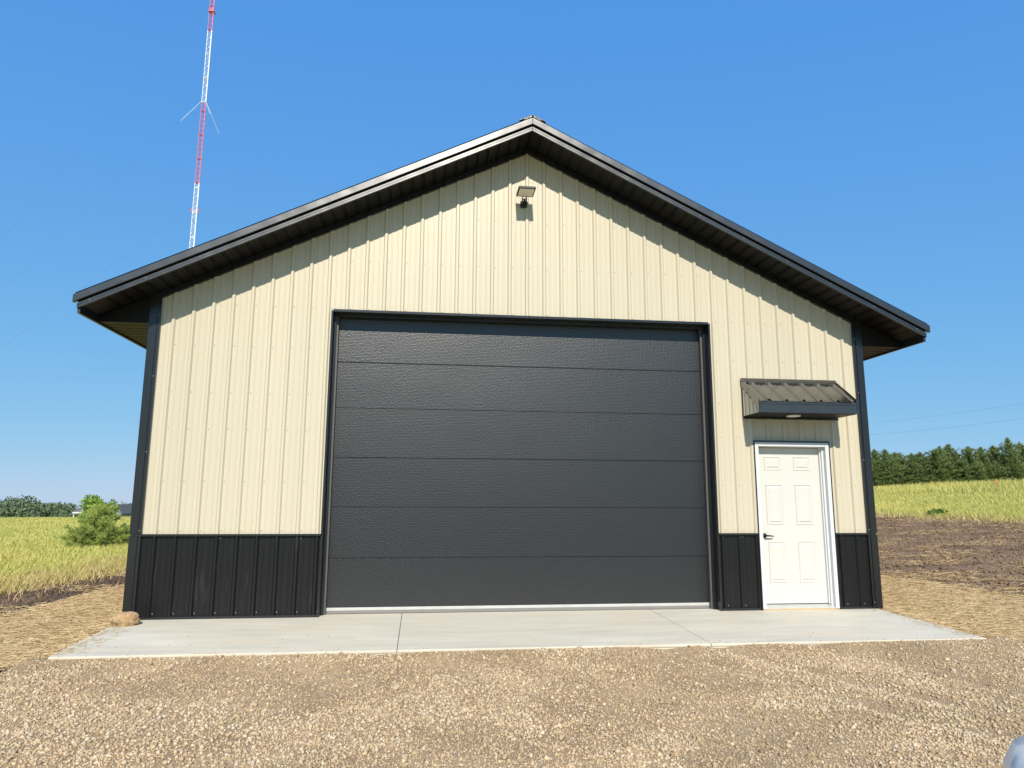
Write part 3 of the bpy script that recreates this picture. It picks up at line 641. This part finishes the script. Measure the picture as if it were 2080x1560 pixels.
# ------------------------------------------------------------------ trees
def pine_mesh(seed, h, r, tufts, needles, nl, nw, levels=14):
    """returns crown verts (triangles) and trunk/limb MB; whorled limbs with needle tufts"""
    g = np.random.default_rng(seed); C_ = []; b = MB(); b.tube([(0, 0, 0), (.03*h*g.standard_normal()*.3, .0, h*.5), (0, 0, h*.96)], [h*.020, h*.013, h*.004], 7)
    tips = []
    for L in range(levels):
        f = (L+.4)/levels; z = h*(.06+.90*f); rr = r*(1-f)**.58*(.6+.7*g.random())+.04*r
        m_ = int(6+3*g.random()) if f < .85 else 4
        for k in range(m_):
            a = 2*np.pi*(k+g.random()*.7)/m_; ln = rr*(.7+.5*g.random()); rise = ln*(.25+.55*f)
            e = np.array([math.cos(a)*ln, math.sin(a)*ln, rise]); b.tube([(0, 0, z), (e[0]*.6, e[1]*.6, z+rise*.4), (e[0], e[1], z+rise)], [h*.006, h*.004, h*.0015], 4, cap=False)
            for q in np.linspace(.35, 1.0, max(2, int(ln/(r*.17)))): tips.append((e[0]*q, e[1]*q, z+rise*q*(.6+.4*q), q))
    tips += [(0.02*r*math.sin(q*9), 0.02*r*math.cos(q*7), h*q, 1) for q in np.linspace(.86, 1.02, 9)]*2
    tips = np.array(tips); pick = tips[g.integers(0, len(tips), tufts)]
    ctr = pick[:, :3]+g.standard_normal((tufts, 3))*np.array([.05*r, .05*r, .035*r])
    dirs = np.stack([pick[:, 0], pick[:, 1], np.hypot(pick[:, 0], pick[:, 1])*.6+.25*r], -1); dirs /= np.linalg.norm(dirs, axis=1)[:, None]
    nd = dirs[:, None, :]*.75+g.standard_normal((tufts, needles, 3))*.55; nd /= np.linalg.norm(nd, axis=2)[..., None]
    s = np.cross(nd, g.standard_normal((tufts, needles, 3))); s /= np.linalg.norm(s, axis=2)[..., None]
    Lk = nl*(.6+.7*g.random((tufts, needles, 1))); base = ctr[:, None, :]-nd*Lk*.1
    V = np.stack([base-s*nw, base+s*nw, base+nd*Lk], 2).reshape(-1, 3); return V, b
def make_pine(name, variants, x, y, rz, sc, label, cat, group=None):
    cm, tm, mm = variants; root = empty(name, (x, y, float(H(x, y))-.06), rz); root.scale = (sc[0], sc[0], sc[1])
    link('crown', cm, mm, root); link('trunk', tm, 'bark', root); tag(root, label, cat, group); return root
PV = []
for k in range(5):
    V, b = pine_mesh(50+k, 6.5, 2.15, 2300, 6, .40, .034, 16); PV.append((npmesh('crown', V, np.arange(len(V)).reshape(-1, 3)), b.mesh('trunk', recalc=False), 'needle'))
# front row: bearing and top height follow the skyline
front = [(1752, 925), (1772, 915), (1797, 918), (1822, 925), (1866, 918), (1893, 912), (1910, 915), (1930, 910), (1962, 908), (1990, 910), (2015, 906), (2043, 896), (2068, 906), (2096, 902), (2130, 900)]
for i, (u, v) in enumerate(front):
    Y = 88+2.5*math.sin(i*2.1); q = at(u+random.uniform(-7, 7), v+random.uniform(-4, 7), Y); z0 = float(H(q[0], Y)); hgt = q[2]-z0
    lab = '%s dark pine from the barn corner in the front row of pines' % ORD[i]
    make_pine('pine_tree', PV[i % 5], q[0], Y, i*1.7, (.85+.45*random.random(), hgt/6.5*1.02), lab, 'pine tree', 'pine plantation behind the right meadow')
for i in range(13):
    u = 1760+i*29+random.uniform(-9, 9); q = at(u, 928+6*math.sin(i*1.9), 93.5); z0 = float(H(q[0], 93.5))
    lab = '%s pine from the barn corner in the shaded second row of pines' % ORD[i]
    make_pine('pine_tree', PV[(i*2+1) % 5], q[0], 93.5, i*2.3+1, (1.35, (q[2]-z0)/6.5), lab, 'pine tree', 'pine plantation behind the right meadow')
for i in range(12):
    u = 1766+i*31+random.uniform(-10, 10); q = at(u, 944+random.uniform(-8, 10), 86.0); z0 = float(H(q[0], 86.0))
    lab = '%s low young pine from the barn corner at the foot of the pine row' % ORD[i]
    make_pine('pine_tree', PV[(i*3+2) % 5], q[0], 86.0, i*1.1+2, (1.15, (q[2]-z0)/6.5), lab, 'pine tree', 'low pines along the front of the plantation')
for i, u in enumerate((1640, 1668, 1694, 1722)):
    q = at(u, 920, 89.0); make_pine('pine_tree', PV[i], q[0], 89.0, i*1.3, (1.1, (q[2]-float(H(q[0], 89.0)))/6.5), '%s hidden pine behind the right end of the barn counted from its corner' % ORD[3-i], 'pine tree', 'pines hidden behind the barn')
# young pines in the left meadow
V, b = pine_mesh(91, 1.22, .70, 1300, 16, .16, .0055, 10); yp = (npmesh('crown', V, np.arange(len(V)).reshape(-1, 3)), b.mesh('trunk', recalc=False), 'needle_y')
V, b = pine_mesh(92, .74, .62, 700, 16, .15, .0055, 7); yp2 = (npmesh('crown', V, np.arange(len(V)).reshape(-1, 3)), b.mesh('trunk', recalc=False), 'needle_y')
q = at(199, 1098, 14.0); make_pine('young_pine', yp, q[0], 14.0, .4, (1.0, 1.0), 'young bushy green pine standing in the left meadow', 'pine tree')
q = at(163, 1100, 13.4); make_pine('young_pine', yp2, q[0], 13.4, 1.4, (.85, .80), 'small pine at the left foot of the young bushy pine', 'pine tree')
q = at(240, 1094, 14.3); make_pine('young_pine', yp2, q[0], 14.3, 2.4, (.85, .72), 'small pine half hidden by the barn corner trim', 'pine tree')
def leaf_tree(name, x, y, h, r, n, leaf, m, label, cat='tree', group=None, trunk_h=.35, lobes=7, seed=1, z=None):
    g = np.random.default_rng(seed); root = empty(name, (x, y, (float(H(x, y)) if z is None else z)-.05)); V = []
    cz = h*(1+trunk_h)/2; ch = h*(1-trunk_h)/2; b = MB(); b.tube([(0, 0, 0), (0, 0, h*.4), (.02*h, 0, h*.75)], [h*.028, h*.02, h*.006], 7)
    for k in range(lobes):
        a = g.random()*6.283; e = g.random(); c = np.array([math.cos(a)*r*.55*e**.5, math.sin(a)*r*.55*e**.5, cz+ch*(g.random()-.45)*1.15]); rr = r*(.36+.26*g.random())
        V.append(leafcloud(n//lobes, c, (rr, rr, rr*.85*ch/r if ch > r else rr*.8), leaf, .4, .45)); b.tube([(0, 0, h*.3), tuple(c*np.array([.5, .5, .8])), tuple(c)], [h*.012, h*.008, h*.003], 5, cap=False)
    V = np.concatenate(V); link('crown', npmesh('crown', V, quads(V)), m, root); b.build('trunk', 'bark', root, recalc=False); tag(root, label, cat, group); return root
q = at(194, 1098, 15.6); leaf_tree('leafy_sapling', q[0], 15.6, 1.60, .58, 4600, .07, 'leaf_b', 'bright green leafy sapling behind the young pine in the meadow', 'sapling', trunk_h=.28, lobes=9, seed=5)
# far tree line at the left: tops follow the skyline (u, v, width in m)
far = [(-22, 1022, 7), (4, 1024, 7), (34, 1028, 6), (64, 1006, 8.5), (84, 1024, 7), (108, 1024, 6.5), (126, 1026, 6), (142, 1036, 5), (262, 1028, 7), (284, 1024, 8)]
fd = ['far green tree at the left edge of the distant tree line', 'broad far tree just right of the picture edge on the tree line', 'low far tree left of the tallest tree in the distant line', 'tallest rounded tree of the distant line left of the barn',
      'far tree tucked against the right side of the tallest one', 'rounded middle tree of the distant line at the left', 'far tree next to the grey house on its left', 'small low pale tree beside the porch of the grey house', 'far tree behind the house next to the barn edge', 'far tree hidden behind the barn left of its wall']
for i, (u, v, w) in enumerate(far):
    Y = 138+4*math.sin(i*2.7); q = at(u, v, Y); z0 = float(H(q[0], Y)); leaf_tree('far_tree', q[0], Y, q[2]-z0, w*.66, 7000, .50, 'leaf', fd[i], 'tree', 'distant tree line left of the barn', .05, 14, 20+i)
for i in range(9):
    u = -20+i*36; q = at(u, 1037+2*math.sin(i*3.3), 190); z0 = float(H(q[0], 190)); leaf_tree('far_tree', q[0], 190, q[2]-z0, 9.5, 3500, .8, 'leaf', '%s tree from the left in the hazy row behind the distant tree line' % ORD[i], 'tree', 'hazy row behind the distant tree line', .05, 8, 60+i)

# ------------------------------------------------------------------ grey house far left
q = at(200, 1050, 120.0); hz = float(H(q[0], 120.0)); hs = empty('house', (q[0], 120.0, hz)); tag(hs, 'grey roofed house with dark blue gable half hidden behind the young pine', 'house')
pz = lambda v: at(200, v, 120.0)[2]-hz; px = lambda u: at(u, 1050, 120.0)[0]-q[0]
ez, rz_ = pz(1041), pz(1027)
MB().box(px(160), px(232), .4, 7.6, 0, ez).build('wall', 'siding_blue', hs)
rf = MB().prism([(-.3, ez-.1), (4.0, rz_), (8.3, ez-.1), (8.3, ez+.1), (4.0, rz_+.2), (-.3, ez+.1)], px(150), px(236), axis=0).build('roof', 'shingle', hs)
part('eave_board', 'white_trim', rf, px(148), px(236), -.36, -.30, ez-.16, ez+.10)
part('porch_post', 'white_trim', hs, px(149), px(151), -.2, .05, 0, ez-.16)
g0, g1, gc = px(231), px(253), px(243); gz = pz(1026); gb = pz(1043)
gw = MB().prism([(g0+.1, 0), (g1-.1, 0), (g1-.1, gb), (gc, gz-.1), (g0+.1, gb)], -1.2, 6, axis=1).build('gable_wall', 'siding_blue', hs)
MB().hexa([(g0-.1, -1.5, gb-.15), (gc, -1.5, gz), (gc, 6, gz), (g0-.1, 6, gb-.15), (g0-.1, -1.5, gb+.0), (gc, -1.5, gz+.15), (gc, 6, gz+.15), (g0-.1, 6, gb+.0)]).hexa([(gc, -1.5, gz), (g1+.1, -1.5, gb-.15), (g1+.1, 6, gb-.15), (gc, 6, gz), (gc, -1.5, gz+.15), (g1+.1, -1.5, gb), (g1+.1, 6, gb), (gc, 6, gz+.15)]).build('gable_roof', 'shingle', hs)
wn = part('window', 'white_trim', gw, gc-.32, gc+.32, -1.26, -1.19, gb-1.0, gb+.05); part('pane', 'glass', wn, gc-.26, gc+.26, -1.27, -1.25, gb-.94, gb-.01)

# ------------------------------------------------------------------ radio mast
TX, TY = -41.9, 110.0; tz = float(H(TX, TY)); mast = empty('radio_mast', (TX, TY, tz)); tag(mast, 'tall red and white lattice radio mast behind the barn roof', 'radio mast')
fr_ = .78/math.sqrt(3); leg = [(fr_*math.cos(a), fr_*math.sin(a)) for a in (math.radians(200), math.radians(320), math.radians(80))]
bands = [(tz, 26.0, 'red'), (26.0, 40.6, 'mwhite'), (40.6, 55.1, 'mwhite'), (55.1, 70.3, 'red'), (70.3, 84.4, 'mwhite'), (84.4, 98.6, 'red'), (98.6, 112.8, 'mwhite')]
for z0, z1, m in bands:
    b = MB(); z0 -= tz; z1 -= tz; b_n = max(1, round((z1-z0)/.92)); st = (z1-z0)/b_n
    for p in leg: b.tube([(p[0], p[1], z0), (p[0], p[1], z1)], .048, 5)
    for k in range(b_n):
        za, zb = z0+k*st, z0+(k+1)*st
        for i in range(3):
            p, r_ = leg[i], leg[(i+1) % 3]
            if k % 2: p, r_ = r_, p
            b.tube([(p[0], p[1], za), (r_[0], r_[1], zb)], .026, 4, cap=False); b.tube([(p[0], p[1], za), (r_[0], r_[1], za)], .026, 4, cap=False)
        if k % 5 == 0:
            for i in range(3): p, r_ = leg[i], leg[(i+1) % 3]; b.tube([(p[0], p[1], za+.1), (r_[0], r_[1], za+.1)], .07, 4)
    b.tube([(leg[1][0]*.7, leg[1][1]*.7, z0), (leg[1][0]*.7, leg[1][1]*.7, z1)], .06, 5)     # cable run
    b.build('mast_section', m, mast, recalc=False)
for z in (88.4, 50.1):
    z -= tz
    if z > 80: MB().box(-.5, .5, -.5, .5, z-.35, z-.2).tube([(0, 0, z-.2), (0, 0, z+.5)], .34, 8).build('beacon', 'red', mast)
    else:
        for x in (-.62, .55): MB().tube([(x, -.2, z-.35), (x, -.2, z+.25)], .11, 8).build('side_marker', 'red', mast)
        MB().tube([(-.62, -.2, z), (.55, -.2, z)], .04, 5).build('marker_arm', 'mwhite', mast)
for az, Rr in ((258, 55), (34, 55), (146, 60)):
    a = math.radians(az); gx, gy = Rr*math.sin(a), Rr*math.cos(a); gz_ = float(H(TX+gx, TY+gy))-tz
    for z in (51.0, 70.6, 89.2):
        e = Vector((gx, gy, gz_)); s0 = Vector((.45*math.sin(a), .45*math.cos(a), z-tz))
        if abs(z-70.6) < 1:
            d = (e-s0).normalized(); m1 = s0+d*5.4; MB().tube([s0, m1], .026, 5).build('guy_insulator', 'mwhite', mast, recalc=False); s0 = m1
        MB().tube([s0, e], .007, 4).build('guy_wire', 'wire', mast, recalc=False)
# power lines to the right with the poles that carry them
pA, pB = at(1500, 889, 80.0), at(2420, 786, 42.0)
poles = []
for (p, lab) in ((pA, 'wooden utility pole hidden behind the barn'), (pB, 'wooden utility pole beyond the right edge of the view')):
    g0_ = float(H(p[0], p[1])); r_ = empty('utility_pole', (p[0], p[1], g0_)); tag(r_, lab, 'utility pole')
    MB().tube([(0, 0, -.3), (0, 0, p[2]-g0_+.3)], [.16, .11], 8).build('post', 'pole', r_); part('crossarm', 'pole', r_, -.9, .9, -.06, .06, p[2]-g0_-.15, p[2]-g0_)
for k, (va, vb) in enumerate(((858, 818), (882, 848))):
    a = Vector(at(1770, va, 66.0)); c = Vector(at(2080, vb, 53.0)); d = c-a
    A0, B0 = a-d*.85, c+d*.9; pts = [A0+(B0-A0)*t+Vector((0, 0, 1.2*((t-.5)**2*4-1)+1.0)) for t in np.linspace(0, 1, 24)]
    w = MB().tube(pts, .007, 4).build('power_line', 'wire', None, recalc=False); tag(w, ('upper' if k == 0 else 'lower') + ' thin dark power line crossing the sky right of the barn', 'power line', 'power lines over the pines')
# marker flag
q = at(2027, 1022, 24.0); fz = float(H(q[0], 24.0)); fg = empty('marker_flag', (q[0], 24.0, fz)); tag(fg, 'small red orange survey flag in the right meadow', 'flag')
MB().tube([(0, 0, -.05), (0, 0, .62)], .006, 5).build('stake', 'wire', fg); MB().hexa([(0, 0, .42), (.11, .02, .40), (.11, .024, .40), (0, .004, .42), (0, 0, .62), (.10, .03, .60), (.10, .034, .60), (0, .004, .62)]).build('flag', 'flag', fg)

# ------------------------------------------------------------------ white car at the near right corner
CX, NY = 1.12, -6.62; cz0 = float(gravz(np.array(CX), np.array(-8.6))); car = empty('parked_car', (CX, NY, cz0)); tag(car, 'white car whose front corner shows at the lower right edge', 'car')
T = [0, .03, .07, .16, .30, .55, .9, 1.25, 1.9, 2.6, 3.4, 4.0, 4.35, 4.5]
Wd = [.42, .54, .62, .78, .88, .905, .915, .915, .915, .915, .91, .88, .80, .62]
Tp = [q_+.10 for q_ in (.75, .79, .805, .822, .835, .86, .90, 1.0, 1.02, 1.03, 1.04, 1.03, .99, .9)]
Bt = [.34, .28, .25, .23, .22, .21, .2, .2, .2, .2, .22, .26, .32, .4]
V = []; Fc = []; half = [(0, 1.0, .015), (.5, 1.0, .01), (.82, 1.0, -.01), (.94, 1.0, -.05), (.985, .86, 0), (1.0, .62, 0), (.99, .35, 0), (.96, .12, 0), (.88, 0, 0)]
for t, w, tp, bt in zip(T, Wd, Tp, Bt):
    ring_ = [(-w*hx, -t, bt+(tp-bt)*hz_+dz) for hx, hz_, dz in half[::-1]] + [(w*hx, -t, bt+(tp-bt)*hz_+dz) for hx, hz_, dz in half[1:]]
    V += ring_
m_ = 2*len(half)-1
for i in range(len(T)-1): Fc += [(i*m_+k, i*m_+(k+1) % m_, (i+1)*m_+(k+1) % m_, (i+1)*m_+k) for k in range(m_)]
Fc += [tuple(range(m_)), tuple(range((len(T)-1)*m_, len(T)*m_))[::-1]]
body = MB().add(V, Fc).build('body', 'carpaint', car, smooth=True)
V = []; Fc = []
for t, w, zt in ((1.15, .74, 1.0), (1.5, .73, 1.22), (1.95, .70, 1.44), (2.5, .69, 1.49), (3.2, .68, 1.47), (3.8, .68, 1.32), (4.25, .70, 1.02)): V += [(-w-.12, -t, .97), (-w, -t, zt-.03), (-w*.6, -t, zt), (w*.6, -t, zt), (w, -t, zt-.03), (w+.12, -t, .97)]
for i in range(6): Fc += [(i*6+k, i*6+k+1, (i+1)*6+k+1, (i+1)*6+k) for k in range(5)]
MB().add(V, Fc).build('cabin_glass', 'glass', car, smooth=True)
V = [(x, -t, z) for t, z in ((1.98, 1.465), (2.5, 1.51), (3.2, 1.49), (3.75, 1.36)) for x in (-.70, -.42, .42, .70)]
MB().add(V, [(i*4+k, i*4+k+1, (i+1)*4+k+1, (i+1)*4+k) for i in range(3) for k in range(3)]).build('roof_skin', 'carpaint', car, smooth=True)
for sx in (-1, 1):
    MB().add([(sx*.600, -.040, .60), (sx*.755, -.122, .59), (sx*.862, -.255, .60), (sx*.872, -.275, .66), (sx*.765, -.135, .66), (sx*.612, -.052, .66)], [(0, 1, 4, 5), (1, 2, 3, 4)]).build('headlight', 'chrome', car)
    for t in (.85, 3.6):
        wl_ = MB()
        for (r0, r1, x0, x1) in ((.33, .33, .70, .93),): wl_.tube([(sx*.70, -t, .33), (sx*.72, -t, .33), (sx*.91, -t, .33), (sx*.93, -t, .33)], [.29, .33, .33, .29], 24)
        wh = wl_.build('wheel', 'tyre', car); MB().tube([(sx*.925, -t, .33), (sx*.940, -t, .33)], [.21, .17], 20).build('rim', 'rim', wh)
    part('mirror', 'carpaint', car, *sorted((sx*.90, sx*1.05)), -1.55, -1.42, .98, 1.10, bevel=.03, seg=2)
